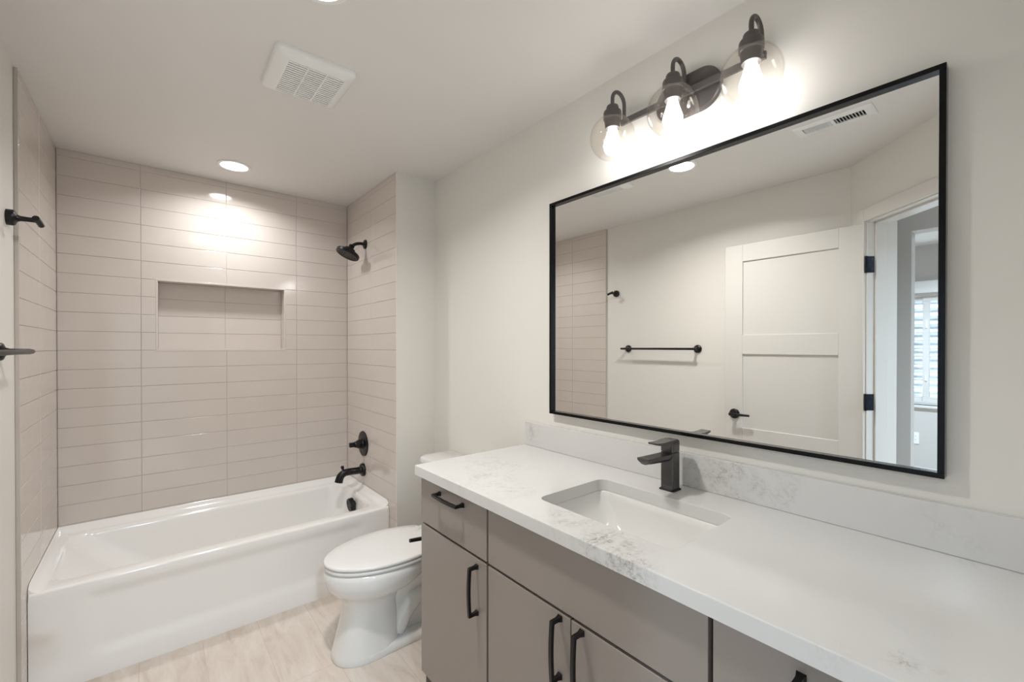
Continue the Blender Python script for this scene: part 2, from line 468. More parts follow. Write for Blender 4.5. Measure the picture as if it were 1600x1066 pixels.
# ---- the open door leaf beside the left wall
DX = -0.300
dy0, dy1 = 0.603, 1.360
bm = BM()
rec = 0.010; th = 0.035
pz = [(0.215, 0.735), (0.865, 1.357), (1.484, 1.975)]
py0, py1 = 0.722, 1.249
box(bm, DX - th + rec, DX - rec, dy0, dy1, 0.012, 2.087)
for sx0, sx1 in ((DX - rec, DX), (DX - th, DX - th + rec)):
    box(bm, sx0, sx1, dy0, py0, 0.012, 2.087); box(bm, sx0, sx1, py1, dy1, 0.012, 2.087)
    zz = [0.012] + [v for p in pz for v in p] + [2.087]
    for a, b in zip(zz[::2], zz[1::2]):
        box(bm, sx0, sx1, py0, py1, a, b)
door = struct(obj('door_1', bm, M_trim, bevel=0.0015, loc=(DX, dy0, 0.0)))
# lever
bm = BM()
lathe(bm, [(0.033, 0), (0.033, 0.006), (0.029, 0.010), (0.013, 0.013), (0.011, 0.045), (0.0115, 0.05)], (DX, 1.297, 0.955), (1, 0, 0))
sweep(bm, [(DX + 0.046, 1.312, 0.955), (DX + 0.049, 1.29, 0.955), (DX + 0.05, 1.25, 0.9555), (DX + 0.048, 1.21, 0.956), (DX + 0.046, 1.186, 0.956)], [0.011, 0.011, 0.009, 0.008, 0.007], 12)
obj('door_lever', bm, M_black, door)
for z in (1.86, 1.10, 0.30):
    bm = BM()
    box(bm, S0, S0 + 0.0025, 0.002, 0.036, z - 0.045, z + 0.045, DM)
    c = DM @ Vector((S0 + 0.002, -0.006, 0))
    lathe(bm, [(0.0065, z - 0.046), (0.0065, z + 0.046)], (c.x, c.y, 0), n=12)
    h = obj('hinge', bm, M_chromeb, door)
    bm = BM()
    for k in (-0.028, 0.0, 0.028):
        a = DM @ Vector((S0 + 0.0022, 0.02 + 0.006 * (1 if k else -1), z + k))
        lathe(bm, [(0.0035, 0), (0.003, 0.0015)], a, (q, -q, 0), n=10)
    obj('screw', bm, M_faucet, h)

# ---- baseboards
bm = BM(); box(bm, XLW, XLW + 0.014, 1.0, YW, 0, 0.135)
struct(obj('baseboard_left', bm, M_trim, bevel=0.003))
bm = BM(); box(bm, XT + 0.012, XW - 0.014, YW - 0.014, YW, 0, 0.135)
struct(obj('baseboard_wing', bm, M_trim, bevel=0.003))
bm = BM(); box(bm, XW - 0.014, XW, 1.556, YW, 0, 0.135)
struct(obj('baseboard_right', bm, M_trim, bevel=0.003))

# ---- hall and bedroom beyond the doorway
HX = -0.90
bm = BM()
box(bm, HX - 0.12, HX, 0.493, 2.2, 0, ZC); box(bm, HX - 0.12, HX, -0.62, 0.493, 2.125, ZC); box(bm, HX - 0.12, HX, -2.5, -0.62, 0, ZC)
struct(obj('wall_hall', bm, M_hall, smooth=0))
bm = BM(); box(bm, -3.5, XLW - 0.1, 2.2, 2.3, 0, ZC)
struct(obj('wall_north', bm, M_hall, smooth=0))
bm = BM(); box(bm, -3.5, 1.2, -2.5, -2.4, 0, ZC)
struct(obj('wall_south', bm, M_hall, smooth=0))
bm = BM(); box(bm, 1.1, 1.2, -2.5, YN - 0.12, 0, ZC)
struct(obj('wall_east', bm, M_hall, smooth=0))
BX = -3.40
WY0, WY1, WZ0, WZ1 = 0.16, 1.29, 0.80, 1.965
bm = BM()
box(bm, BX - 0.2, BX, -2.5, WY0, 0, ZC); box(bm, BX - 0.2, BX, WY1, 2.3, 0, ZC)
box(bm, BX - 0.2, BX, WY0, WY1, 0, WZ0); box(bm, BX - 0.2, BX, WY0, WY1, WZ1, ZC)
struct(obj('wall_window', bm, M_hall, smooth=0))
bm = BM(); box(bm, BX, BX + 0.014, -2.4, 2.2, 0, 0.16)
struct(obj('baseboard_bedroom', bm, M_trim, bevel=0.003))
bm = BM(); box(bm, BX, BX + 0.05, WY0 - 0.06, WY1 + 0.06, WZ1 - 0.005, WZ1 + 0.115)
struct(obj('trim_4', bm, M_trim, bevel=0.004))
bm = BM(); box(bm, BX - 0.2, BX + 0.03, WY0 - 0.04, WY1 + 0.04, WZ0 - 0.025, WZ0)
struct(obj('trim_5', bm, M_trim, bevel=0.004))
# window: vinyl frame, two sashes
fx0, fx1 = BX - 0.12, BX - 0.05
bm = BM()
def ring(bm, x0, x1, y0, y1, z0, z1, wd):
    box(bm, x0, x1, y0, y1, z0, z0 + wd); box(bm, x0, x1, y0, y1, z1 - wd, z1)
    box(bm, x0, x1, y0, y0 + wd, z0 + wd, z1 - wd); box(bm, x0, x1, y1 - wd, y1, z0 + wd, z1 - wd)
ring(bm, fx0, fx1, WY0, WY1, WZ0, WZ1, 0.035)
win = struct(obj('window_1', bm, M_trim, bevel=0.003))
for a, b, dx in ((0.698, WY1 - 0.035, 0.0), (WY0 + 0.035, 0.752, 0.02)):
    bm = BM(); ring(bm, fx0 + 0.01 + dx, fx0 + 0.03 + dx, a, b, WZ0 + 0.035, WZ1 - 0.035, 0.05)
    s = obj('sash', bm, M_trim, win, bevel=0.003)
    bm = BM(); box(bm, fx0 + 0.018 + dx, fx0 + 0.022 + dx, a + 0.05, b - 0.05, WZ0 + 0.085, WZ1 - 0.085)
    obj('pane', bm, M_pane, s, smooth=0)
bm = BM()
box(bm, fx0 + 0.05, fx0 + 0.062, 0.716, 0.732, 1.60, 1.68); box(bm, fx0 + 0.05, fx0 + 0.062, 0.716, 0.732, 1.05, 1.11)
obj('latch', bm, M_out, win, bevel=0.002)
# steel window well outside
M_steel = mat('galvanized_steel', rgb(196, 203, 210), 0.5, metal=0.3); noise_bump(M_steel, 30, 0.05, 0.002)
bm = BM()
loops = []
nz = 150
for k in range(nz + 1):
    z = 0.45 + 1.95 * k / nz
    r = 0.72 + 0.018 * math.sin(2 * math.pi * z / 0.094)
    loops.append([Vector((BX - 0.21 - r * 0.9 * math.sin(math.pi * i / 24), 0.725 - r * math.cos(math.pi * i / 24), z)) for i in range(25)])
loft(bm, loops, False, False, closed=False)
o = obj('window_well', bm, M_steel, smooth=60)
sm = o.modifiers.new('thick', 'SOLIDIFY'); sm.thickness = 0.003
tag(o, 'corrugated steel window well curving round outside the bedroom window', 'window well')
# outlet
t = thing('wall_outlet', (BX, 0.80, 0.455), 'white power outlet on the grey wall under the bedroom window', 'outlet')
bm = BM(); box(bm, BX, BX + 0.007, 0.765, 0.835, 0.395, 0.515)
obj('cover_plate', bm, M_out, t, bevel=0.002)
for z in (0.435, 0.475):
    bm = BM(); box(bm, BX + 0.006, BX + 0.009, 0.785, 0.815, z - 0.014, z + 0.014)
    k = obj('socket', bm, M_out, t, bevel=0.001)
    bm = BM(); box(bm, BX + 0.0085, BX + 0.0095, 0.792, 0.794, z - 0.004, z + 0.006); box(bm, BX + 0.0085, BX + 0.0095, 0.806, 0.808, z - 0.004, z + 0.006)
    obj('slot', bm, M_dark, k)

# ================================================================== LAMPS IN THE CEILINGS
M_led = emis('led_lens', (1.0, 0.98, 0.96), 9.0)
def can_light(x, y, label, watts, col, group=None, r=0.066, spread=150):
    t = thing('ceiling_light', (x, y, ZC), label, 'ceiling light', group)
    bm = BM(); lathe(bm, [(r + 0.019, 0), (r + 0.019, -0.003), (r + 0.015, -0.006), (r + 0.002, -0.006), (r, -0.002), (r, 0)], (x, y, ZC), n=48, cap=False)
    obj('trim_ring', bm, M_white, t)
    bm = BM(); lathe(bm, [(r, -0.0015), (r * 0.97, -0.004), (0.0, -0.0045)], (x, y, ZC), n=48)
    obj('lens', bm, M_led, t)
    ld = bpy.data.lights.new('led', 'AREA'); ld.shape = 'DISK'; ld.size = 2 * r * 0.95; ld.spread = R(spread); ld.energy = watts; ld.color = col
    lo = bpy.data.objects.new('led', ld); COL.objects.link(lo); lo.parent = t; lo.location = (0, 0, -0.0055)
    return t
can_light(0.373, 2.958, 'round recessed light in the ceiling above the bathtub', CAN_W, NEUT)
can_light(0.372, 1.31, 'round recessed light in the bathroom ceiling between exhaust fan and air register', MAIN_W, WARM)
can_light(-0.1, -1.25, 'added unseen fill light in the hall ceiling outside the bathroom door', HALL_FILL_W, COOL, r=0.09)  # added lamp, stands in for cool daylight through the doorway
can_light(-2.2, 0.4, 'added unseen fill light in the bedroom ceiling before the window', BED_FILL_W, COOL, r=0.09)  # added lamp, brightens the otherwise dark bedroom

# ---- exhaust fan
FX0, FX1, FY0, FY1 = 0.334, 0.612, 1.655, 1.957
t = thing('exhaust_fan', ((FX0 + FX1) / 2, (FY0 + FY1) / 2, ZC), 'square white exhaust fan grille on the ceiling before the tub', 'exhaust fan')
GX0, GX1, GY0, GY1 = FX0 + 0.048, FX1 - 0.036, FY0 + 0.042, FY1 - 0.036
bm = BM()
lp = [rr(FX0, FX1, FY0, FY1, 0.02, ZC), rr(FX0, FX1, FY0, FY1, 0.02, ZC - 0.010), rr(FX0 + 0.006, FX1 - 0.006, FY0 + 0.006, FY1 - 0.006, 0.018, ZC - 0.017),
      rr(FX0 + 0.02, FX1 - 0.02, FY0 + 0.02, FY1 - 0.02, 0.014, ZC - 0.022), rr(GX0, GX1, GY0, GY1, 0.003, ZC - 0.027), rr(GX0, GX1, GY0, GY1, 0.003, ZC - 0.006)]
loft(bm, lp, False, False)
obj('cover', bm, M_white, t, smooth=50)
bm = BM(); box(bm, GX0 - 0.004, GX1 + 0.004, GY0 - 0.004, GY1 + 0.004, ZC - 0.005, ZC - 0.001)  # flat dark plate in place of the shaded fan interior
obj('fan_shade_plate', bm, M_dark, t, smooth=0)
bm = BM()
nsl = 16
for k in range(nsl):
    y = GY0 + (GY1 - GY0) * (k + 0.5) / nsl
    Mx = Matrix.Translation((0, y, ZC - 0.0245)) @ Matrix.Rotation(R(0), 4, 'X')
    box(bm, GX0, GX1, -0.0042, 0.0042, -0.0022, 0.0022, Mx)
for fx in (0.34, 0.67):
    x = GX0 + (GX1 - GX0) * fx
    box(bm, x - 0.0025, x + 0.0025, GY0, GY1, ZC - 0.0275, ZC - 0.012)
obj('louvers', bm, M_white, t, smooth=0)

# ---- supply air register (seen in the mirror)
t = thing('air_register', (0.30, 0.602, ZC), 'long white air register with two banks of louvers on the ceiling near the door', 'air register')
bm = BM()
ring_ = [rr(0.236, 0.366, 0.450, 0.754, 0.004, ZC), rr(0.236, 0.366, 0.450, 0.754, 0.004, ZC - 0.003), rr(0.243, 0.359, 0.457, 0.747, 0.004, ZC - 0.007),
         rr(0.272, 0.330, 0.484, 0.720, 0.002, ZC - 0.007), rr(0.272, 0.330, 0.484, 0.720, 0.002, ZC - 0.001)]
loft(bm, ring_, False, False)
box(bm, 0.272, 0.330, 0.596, 0.608, ZC - 0.008, ZC - 0.002)
obj('face_plate', bm, M_white, t)
bm = BM(); box(bm, 0.270, 0.332, 0.482, 0.722, ZC - 0.0015, ZC - 0.0005)  # thin dark sheet, shade of the duct opening put into its colour
obj('duct_shade_sheet', bm, M_dark, t, smooth=0)
bm = BM()
for a, b, ang in ((0.488, 0.594, -40), (0.610, 0.716, 40)):
    for k in range(9):
        y = a + (b - a) * (k + 0.5) / 9
        Mx = Matrix.Translation((0, y, ZC - 0.0055)) @ Matrix.Rotation(R(ang), 4, 'X')
        box(bm, 0.272, 0.330, -0.0006, 0.0006, -0.006, 0.006, Mx)
obj('louvers', bm, M_white, t, smooth=0)

# ================================================================== BATHTUB
t = thing('bathtub', (0.374, 2.92, 0), 'white alcove bathtub with plain apron between the tiled walls', 'bathtub')
TX0, TX1, TY0, TY1, TZ = XL + 0.0015, XT - 0.0015, 2.545, YB - 0.0015, 0.420
def tl(ix0, ix1, iy0, iy1, r, z): return rr(ix0, ix1, iy0, iy1, r, z, 10, 24)
lo = []
lo.append(tl(TX0, TX1, TY0, TY1, 0.002, TZ - 0.03))
lo.append(tl(TX0, TX1, TY0, TY1, 0.004, TZ - 0.012))
lo.append(tl(TX0, TX1, TY0 + 0.002, TY1, 0.004, TZ - 0.005))
lo.append(tl(TX0, TX1, TY0 + 0.006, TY1, 0.004, TZ - 0.001))
lo.append(tl(TX0, TX1, TY0 + 0.013, TY1, 0.004, TZ))
ox0, ox1, oy0, oy1 = XL + 0.040, 1.062, 2.628, 3.222
lo.append(tl(ox0 - 0.018, ox1 + 0.018, oy0 - 0.016, oy1 + 0.016, 0.11, TZ))
lo.append(tl(ox0 - 0.006, ox1 + 0.007, oy0 - 0.006, oy1 + 0.006, 0.10, TZ - 0.003))
lo.append(tl(ox0 + 0.006, ox1, oy0 + 0.002, oy1 - 0.002, 0.10, TZ - 0.010))
lo.append(tl(ox0 + 0.022, ox1 - 0.005, oy0 + 0.006, oy1 - 0.006, 0.10, TZ - 0.025))
for k in range(1, 9):
    f = k / 8.0
    z = TZ - 0.025 - f * 0.255
    lo.append(tl(ox0 + 0.022 + 0.30 * f ** 1.15, ox1 - 0.005 - 0.035 * f, oy0 + 0.006 + 0.035 * f, oy1 - 0.006 - 0.035 * f, 0.10 + 0.03 * f, z))
bx0, bx1, by0, by1, bz = ox0 + 0.322, ox1 - 0.040, oy0 + 0.041, oy1 - 0.041, TZ - 0.28
for k in range(1, 6):
    a = R(90 * k / 5)
    i = 0.05 * (1 - math.cos(a))
    lo.append(tl(bx0 + 1.4 * 0.05 * math.sin(a) + i * .4, bx1 - 0.05 * math.sin(a) * .9, by0 + 0.05 * math.sin(a), by1 - 0.05 * math.sin(a), 0.12, bz - 0.045 * (1 - math.cos(a))))
lo.append(tl(bx0 + 0.20, bx1 - 0.15, by0 + 0.14, by1 - 0.14, 0.10, bz - 0.047))
lo.append(tl(bx0 + 0.32, bx1 - 0.25, by0 + 0.19, by1 - 0.19, 0.05, bz - 0.048))
bm = BM()
loft(bm, lo, False, True)
# raised flange along the three tiled sides
def flange(pts_a, nrm):
    nrm = Vector(nrm); a, b = [Vector(p) for p in pts_a]
    prof = [(0.050, 0.0), (0.038, 0.002), (0.028, 0.006), (0.019, 0.012), (0.011, 0.020), (0.005, 0.029), (0.001, 0.0345), (0.0, 0.035), (0, 0)]
    st = [(a, 0.6), (a.lerp(b, 0.035), 1.0), (b, 1.0)] if abs(nrm.x) > 0.5 else [(a, 1.0), (b, 1.0)]
    loft(bm, [[p + nrm * d * k + Vector((0, 0, h * k)) for d, h in prof] for p, k in st])
flange([(TX0, TY1, TZ - 0.001), (TX1, TY1, TZ - 0.001)], (0, -1, 0))
flange([(TX0, 2.552, TZ - 0.001), (TX0, TY1, TZ - 0.001)], (1, 0, 0))
flange([(TX1, 2.556, TZ - 0.001), (TX1, TY1, TZ - 0.001)], (-1, 0, 0))
# apron with a shallow recessed panel and a flared foot
def sst(a, b, v):
    f = min(max((v - a) / (b - a), 0), 1); return f * f * (3 - 2 * f)
nx_, nz_ = 90, 40
rows = []
for j in range(nz_ + 1):
    z = (TZ - 0.03) * j / nz_
    row = []
    for i in range(nx_ + 1):
        x = TX0 + (TX1 - TX0) * i / nx_
        fx = (x - TX0) / (TX1 - TX0)
        edge = min(sst(0.10, 0.16, fx + (z - 0.2) * 0.10), 1 - sst(0.84, 0.90, fx - (z - 0.2) * 0.10))
        low = 0.105
        d = 0.011 * edge * sst(low - 0.03, low + 0.03, z) * (1 - sst(0.33, 0.385, z))
        fl = 0.012 * (1 - sst(0.0, 0.13, z))
        row.append(bm.verts.new((x, TY0 + 0.014 * (1 - z / (TZ - 0.03)) * 0.4 + d - fl * 0.6, z)))
    rows.append(row)
for j in range(nz_):
    for i in range(nx_):
        bm.faces.new((rows[j][i], rows[j][i + 1], rows[j + 1][i + 1], rows[j + 1][i]))
obj('tub_shell', bm, M_tub, t, smooth=60)
# overflow cover on the end of the basin
ov = BM()
oc = (1.052, 2.92, 0.352)
lathe(ov, [(0.020, 0.0), (0.020, 0.012), (0.043, 0.012), (0.044, 0.016), (0.044, 0.038), (0.041, 0.042), (0.034, 0.042), (0.033, 0.039), (0.026, 0.039), (0.025, 0.042), (0.017, 0.042), (0.016, 0.039), (0.009, 0.039), (0.008, 0.042), (0, 0.042)], oc, (-1, 0, -0.10), 40)
obj('overflow_cover', ov, M_black, t)
dr = BM(); lathe(dr, [(0.036, 0), (0.036, 0.004), (0.03, 0.006), (0, 0.007)], (0.80, 2.92, bz - 0.049), n=32)
obj('drain', dr, M_black, t)

# ---- tub spout
t = thing('tub_spout', (XT, 2.966, 0.552), 'matte black tub spout on the tiled end wall above the tub rim', 'tub spout')
bm = BM()
lathe(bm, [(0.044, 0), (0.044, 0.012), (0.040, 0.018), (0.026, 0.022), (0.024, 0.03)], (XT, 2.966, 0.556), (-1, 0, 0), 40)
obj('flange', bm, M_black, t)
pts = [(XT - 0.01, 2.966, 0.556), (XT - 0.05, 2.966, 0.557), (XT - 0.10, 2.966, 0.559)] + arc((XT - 0.115, 2.966, 0.509), 0.05, 90, 165, 10, (1, 0, 0), (0, 0, 1)) 
pts += [pts[-1] + Vector((-0.006, 0, -0.022))]
bm = BM(); sweep(bm, pts, [0.0235] * 3 + [0.0235 + 0.002 * i / 11 for i in range(11)] + [0.0265], 24)
obj('spout', bm, M_black, t)
bm = BM(); lathe(bm, [(0.0065, 0), (0.0065, 0.014), (0.010, 0.016), (0.0105, 0.032), (0.009, 0.034), (0, 0.0345)], (XT - 0.138, 2.966, 0.572), (-0.25, 0, 1), 20)
obj('diverter_knob', bm, M_black, t)

# ---- shower valve
t = thing('shower_valve', (XT, 2.966, 0.737), 'matte black round shower valve with lever above the tub spout', 'shower valve')
bm = BM(); lathe(bm, [(0.086, 0), (0.086, 0.004), (0.083, 0.008), (0.05, 0.010), (0.036, 0.013), (0.034, 0.02), (0, 0.02)], (XT, 2.966, 0.737), (-1, 0, 0), 64)
obj('escutcheon', bm, M_black, t)
bm = BM(); lathe(bm, [(0.029, 0.018), (0.029, 0.042), (0.026, 0.046), (0.022, 0.048), (0.021, 0.06), (0.018, 0.064), (0, 0.064)], (XT, 2.966, 0.737), (-1, 0, 0), 32)
h = obj('handle_hub', bm, M_black, t)
bm = BM(); box(bm, XT - 0.098, XT - 0.050, 2.955, 2.977, 0.722, 0.754)
obj('handle_lever', bm, M_black, h, bevel=0.005, seg=3)

# ---- shower head
t = thing('wall_shower', (XT, 2.925, 2.105), 'matte black round shower head on a bent arm high on the tiled end wall', 'shower head')
bm = BM(); lathe(bm, [(0.032, 0), (0.032, 0.004), (0.028, 0.009), (0.014, 0.012), (0.0115, 0.016), (0, 0.016)], (XT, 2.925, 2.105), (-1, 0, 0), 32)
obj('flange', bm, M_black, t)
hc = Vector((1.004, 2.925, 2.014)); hn = Vector((-0.43, 0, -0.90)).normalized()
top = hc - hn * 0.070
bm = BM(); 
p0, p1, p2 = Vector((XT - 0.005, 2.925, 2.105)), Vector((XT - 0.062, 2.925, 2.112)), top
sweep(bm, [p0.lerp(p1, i / 12).lerp(p1.lerp(p2, i / 12), i / 12) for i in range(13)], 0.0105, 16)
obj('shower_arm', bm, M_black, t)
bm = BM()
lathe(bm, [(0.012, -0.082), (0.017, -0.078), (0.019, -0.066), (0.015, -0.060), (0.022, -0.054), (0.034, -0.050), (0.036, -0.034), (0.050, -0.030), (0.072, -0.026), (0.076, -0.021), (0.076, -0.004), (0.072, 0.0), (0.064, 0.0), (0.062, -0.003), (0, -0.003)], hc, hn, 48)
hd = obj('spray_head', bm, M_black, t)
bm = BM()
uu = Vector((0, 1, 0)); vv = hn.cross(uu)
for rad, cnt in ((0.052, 20), (0.036, 14), (0.02, 8)):
    for k in range(cnt):
        a = 2 * math.pi * k / cnt
        c = hc + uu * rad * math.cos(a) + vv * rad * math.sin(a) - hn * 0.003
        lathe(bm, [(0.0028, 0), (0.0022, 0.003)], c, hn, 8)
ob = obj('nozzles', bm, M_nozzle, hd)

# ================================================================== TOILET
TYC = 2.0
t = thing('toilet', (0.98, TYC, 0), 'white elongated toilet between the vanity and the painted wing wall', 'toilet')
def egg(xf, xb, w, z, n=48, pw=2.0, cut=None):
    """egg loop: blunt nose toward -x"""
    cx = xf + (xb - xf) * 0.52
    pts = []
    for i in range(n):
        a = 2 * math.pi * i / n
        c, s = math.cos(a), math.sin(a)
        e2 = 2.0 / pw
        ex = math.copysign(abs(c) ** e2, c); ey = math.copysign(abs(s) ** e2, s)
        x = cx - ex * (cx - xf) if c > 0 else cx - ex * (xb - cx)
        pts.append(Vector((x, TYC + w * ey, z)))
    return pts
bm = BM()
prof = [(0.0, 0.620, 0.93, 0.120, 2.4), (0.006, 0.617, 0.932, 0.122, 2.4), (0.03, 0.624, 0.925, 0.117, 2.5), (0.09, 0.643, 0.915, 0.109, 2.7), (0.16, 0.662, 0.905, 0.101, 2.8),
        (0.215, 0.676, 0.90, 0.098, 2.8), (0.255, 0.676, 0.92, 0.104, 2.5), (0.280, 0.652, 0.97, 0.130, 2.2), (0.300, 0.622, 1.02, 0.158, 2.0), (0.325, 0.600, 1.06, 0.177, 2.0),
        (0.355, 0.589, 1.10, 0.187, 2.0), (0.385, 0.586, 1.12, 0.189, 2.0), (0.400, 0.590, 1.12, 0.186, 2.0), (0.408, 0.598, 1.115, 0.178, 2.0)]
loft(bm, [egg(xf, xb, wd, z, 56, pw) for z, xf, xb, wd, pw in prof])
# rear body, tank deck and trapway
rear = [(0.02, 0.86, 1.24, 0.062), (0.20, 0.86, 1.26, 0.062), (0.29, 0.88, 1.30, 0.10), (0.36, 0.90, 1.345, 0.15), (0.405, 0.92, 1.35, 0.165), (0.422, 0.93, 1.35, 0.163)]
loft(bm, [rr(a, b, TYC - wd, TYC + wd, 0.05, z, 6, 4) for z, a, b, wd in rear])
for sgn in (1, -1):
    y = TYC + sgn * 0.045
    sweep(bm, [(0.90, y, 0.05), (0.93, y, 0.12), (0.985, y, 0.185), (1.06, y, 0.20), (1.12, y, 0.165), (1.15, y, 0.10), (1.155, y, 0.03)], [0.045, 0.05, 0.055, 0.058, 0.056, 0.052, 0.05], 20)
foot = [(0.0, 0.0), (0.004, -0.003), (0.03, 0.0), (0.040, 0.008), (0.044, 0.020)]
loft(bm, [rr(0.70 + i, 1.24 - i, TYC - 0.117 + i, TYC + 0.117 - i, 0.05, z, 8, 6) for z, i in foot])
bowl = obj('bowl', bm, M_porc, t, smooth=50)
for sgn in (1, -1):
    bm = BM(); lathe(bm, [(0.014, 0), (0.014, 0.008), (0.009, 0.017), (0, 0.019)], (1.02, TYC + sgn * 0.108, 0.04), n=20)
    obj('bolt_cap', bm, M_seat, bowl)
# seat and lid
def slab_egg(name, xf, xb, wd, z0, z1, r, m, dome=0.0):
    bm = BM()
    L_ = [egg(xf + r, xb, wd - r, z0, 64), egg(xf + r * .3, xb, wd - r * .3, z0 + r * .4, 64), egg(xf, xb, wd, z0 + r, 64), egg(xf, xb, wd, z1 - r, 64), egg(xf + r * .3, xb, wd - r * .3, z1 - r * .3, 64), egg(xf + r, xb, wd - r, z1, 64)]
    if dome:
        L_ += [egg(xf + 0.06, xb - 0.05, wd - 0.05, z1 + dome * .7, 64), egg(xf + 0.14, xb - 0.12, wd - 0.11, z1 + dome, 64)]
    for lp in L_:                                            # straight back edge at the hinge
        for v in lp:
            if v.x > 1.095: v.x = 1.095
    loft(bm, L_)
    return obj(name, bm, m, t, smooth=50)
slab_egg('seat', 0.588, 1.17, 0.188, 0.411, 0.428, 0.005, M_seat)
slab_egg('lid', 0.586, 1.17, 0.190, 0.431, 0.447, 0.006, M_seat, 0.005)
for sgn in (1, -1):
    bm = BM()
    lathe(bm, [(0.011, -0.028), (0.012, -0.024), (0.012, 0.024), (0.011, 0.028)], (1.103, TYC + sgn * 0.075, 0.432), (0, 1, 0), 16)
    box(bm, 1.092, 1.125, TYC + sgn * 0.075 - 0.022, TYC + sgn * 0.075 + 0.022, 0.419, 0.432)
    obj('seat_hinge', bm, M_seat, t, bevel=0.002)
# tank
bm = BM()
loft(bm, [rr(1.185, 1.372, TYC - 0.205, TYC + 0.205, 0.03, 0.421), rr(1.180, 1.374, TYC - 0.212, TYC + 0.212, 0.035, 0.46), rr(1.170, 1.376, TYC - 0.226, TYC + 0.226, 0.04, 0.745), rr(1.176, 1.372, TYC - 0.22, TYC + 0.22, 0.035, 0.755)])
obj('tank', bm, M_porc, t, smooth=50)
bm = BM()
loft(bm, [rr(1.166, 1.380, TYC - 0.236, TYC + 0.236, 0.05, 0.754), rr(1.158, 1.381, TYC - 0.243, TYC + 0.243, 0.055, 0.760), rr(1.158, 1.381, TYC - 0.243, TYC + 0.243, 0.055, 0.778),
          rr(1.163, 1.379, TYC - 0.239, TYC + 0.239, 0.05, 0.786), rr(1.180, 1.372, TYC - 0.225, TYC + 0.225, 0.04, 0.790)])
obj('tank_lid', bm, M_porc, t, smooth=50)
bm = BM()
lathe(bm, [(0.014, 0), (0.014, 0.007), (0.009, 0.010), (0.008, 0.02)], (1.171, TYC + 0.185, 0.712), (-1, 0, 0), 20)
sweep(bm, [(1.152, TYC + 0.193, 0.712), (1.149, TYC + 0.16, 0.712), (1.146, TYC + 0.11, 0.708)], [0.007, 0.0065, 0.0075], 12)
obj('flush_lever', bm, M_black, t)

# ---- toilet paper holder on the vanity end
t = thing('toilet_paper_holder', (0.93, 1.5455, 0.612), 'matte black open arm paper holder on the vanity end facing the toilet', 'paper holder')
bm = BM(); lathe(bm, [(0.026, 0), (0.026, 0.006), (0.022, 0.010), (0.010, 0.013), (0.008, 0.07)], (0.945, 1.5457, 0.610), (0, 1, 0), 28)
obj('post', bm, M_black, t)
bm = BM(); sweep(bm, [(0.955, 1.618, 0.610), (0.93, 1.62, 0.610), (0.86, 1.62, 0.612), (0.806, 1.62, 0.618)], [0.0085, 0.0085, 0.0082, 0.0075], 14)
obj('arm', bm, M_black, t)

# ================================================================== VANITY
FXF = 0.818            # front of doors and drawers
ZB, ZG0, ZG1, ZT = 0.128, 0.7125, 0.7215, 0.8985
def cabinet(name, y0, y1, label):
    t = thing(name, ((FXF + XW) / 2, (y0 + y1) / 2, 0), label, 'cabinet')
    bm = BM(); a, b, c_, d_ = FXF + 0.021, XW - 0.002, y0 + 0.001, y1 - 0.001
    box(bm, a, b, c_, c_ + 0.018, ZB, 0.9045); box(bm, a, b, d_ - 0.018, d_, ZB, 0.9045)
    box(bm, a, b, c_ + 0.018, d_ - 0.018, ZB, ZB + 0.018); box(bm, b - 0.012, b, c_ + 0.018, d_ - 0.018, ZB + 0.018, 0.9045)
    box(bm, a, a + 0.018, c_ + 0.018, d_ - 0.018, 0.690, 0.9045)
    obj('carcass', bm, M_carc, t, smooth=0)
    bm = BM(); box(bm, FXF + 0.085, XW - 0.002, y0 + 0.001, y1 - 0.001, 0.001, ZB)
    obj('toe_kick', bm, M_cab, t, smooth=0)
    return t
def front(name, parent, y0, y1, z0, z1):
    bm = BM(); box(bm, FXF, FXF + 0.020, y0, y1, z0, z1)
    return obj(name, bm, M_cab, parent, bevel=0.0012, loc=(FXF, (y0 + y1) / 2, z0))
def pull(parent, c, axis, ln):
    """flat bow pull with flared square feet; c is the centre on the door face"""
    c = Vector(c); ax = Vector(axis); out = Vector((-1, 0, 0)); h = ln / 2
    bm = BM()
    pr = 0.030
    bar = [c + ax * (-h + 2 * h * i / 12) + out * (pr + 0.004 * math.sin(math.pi * i / 12)) for i in range(13)]
    sweep(bm, bar, 0.0072, 4, R(45))
    for sg in (-1, 1):
        p = c + ax * sg * (h - 0.0045)
        sweep(bm, [p, p + out * 0.003, p + out * 0.012, p + out * (pr + 0.003)], [0.0112, 0.0100, 0.0074, 0.0072], 4, R(45))
    return obj('pull_handle', bm, M_black, parent, bevel=0.0008, smooth=30)
g = 0.0048
YA, YBm, YM, YC_, YD = 1.5455, 1.107, 0.751, 0.393, YN + 0.003
cl = cabinet('drawer_cabinet', YBm, YA, 'greige vanity cabinet beside the toilet, one drawer over one door')
d = front('drawer', cl, YBm + g, YA - 0.001, ZG1, ZT); pull(d, (FXF, 1.323, 0.865), (0, 1, 0), 0.162)
d = front('cabinet_door', cl, YBm + g, YA - 0.001, ZB, ZG0); pull(d, (FXF, 1.163, 0.612), (0, 0, 1), 0.160)
bm = BM(); box(bm, FXF + 0.021, XW - 0.002, YA - 0.001, YA, 0.001, 0.9045)
obj('end_panel', bm, M_cab, cl, smooth=0)
cm = cabinet('sink_cabinet', YC_, YBm, 'greige vanity cabinet under the sink with a pair of doors')
front('drawer_front', cm, YC_ + g, YBm - g, ZG1, ZT)
d = front('cabinet_door', cm, YM + 0.0018, YBm - g, ZB, ZG0); pull(d, (FXF, 0.788, 0.624), (0, 0, 1), 0.160)
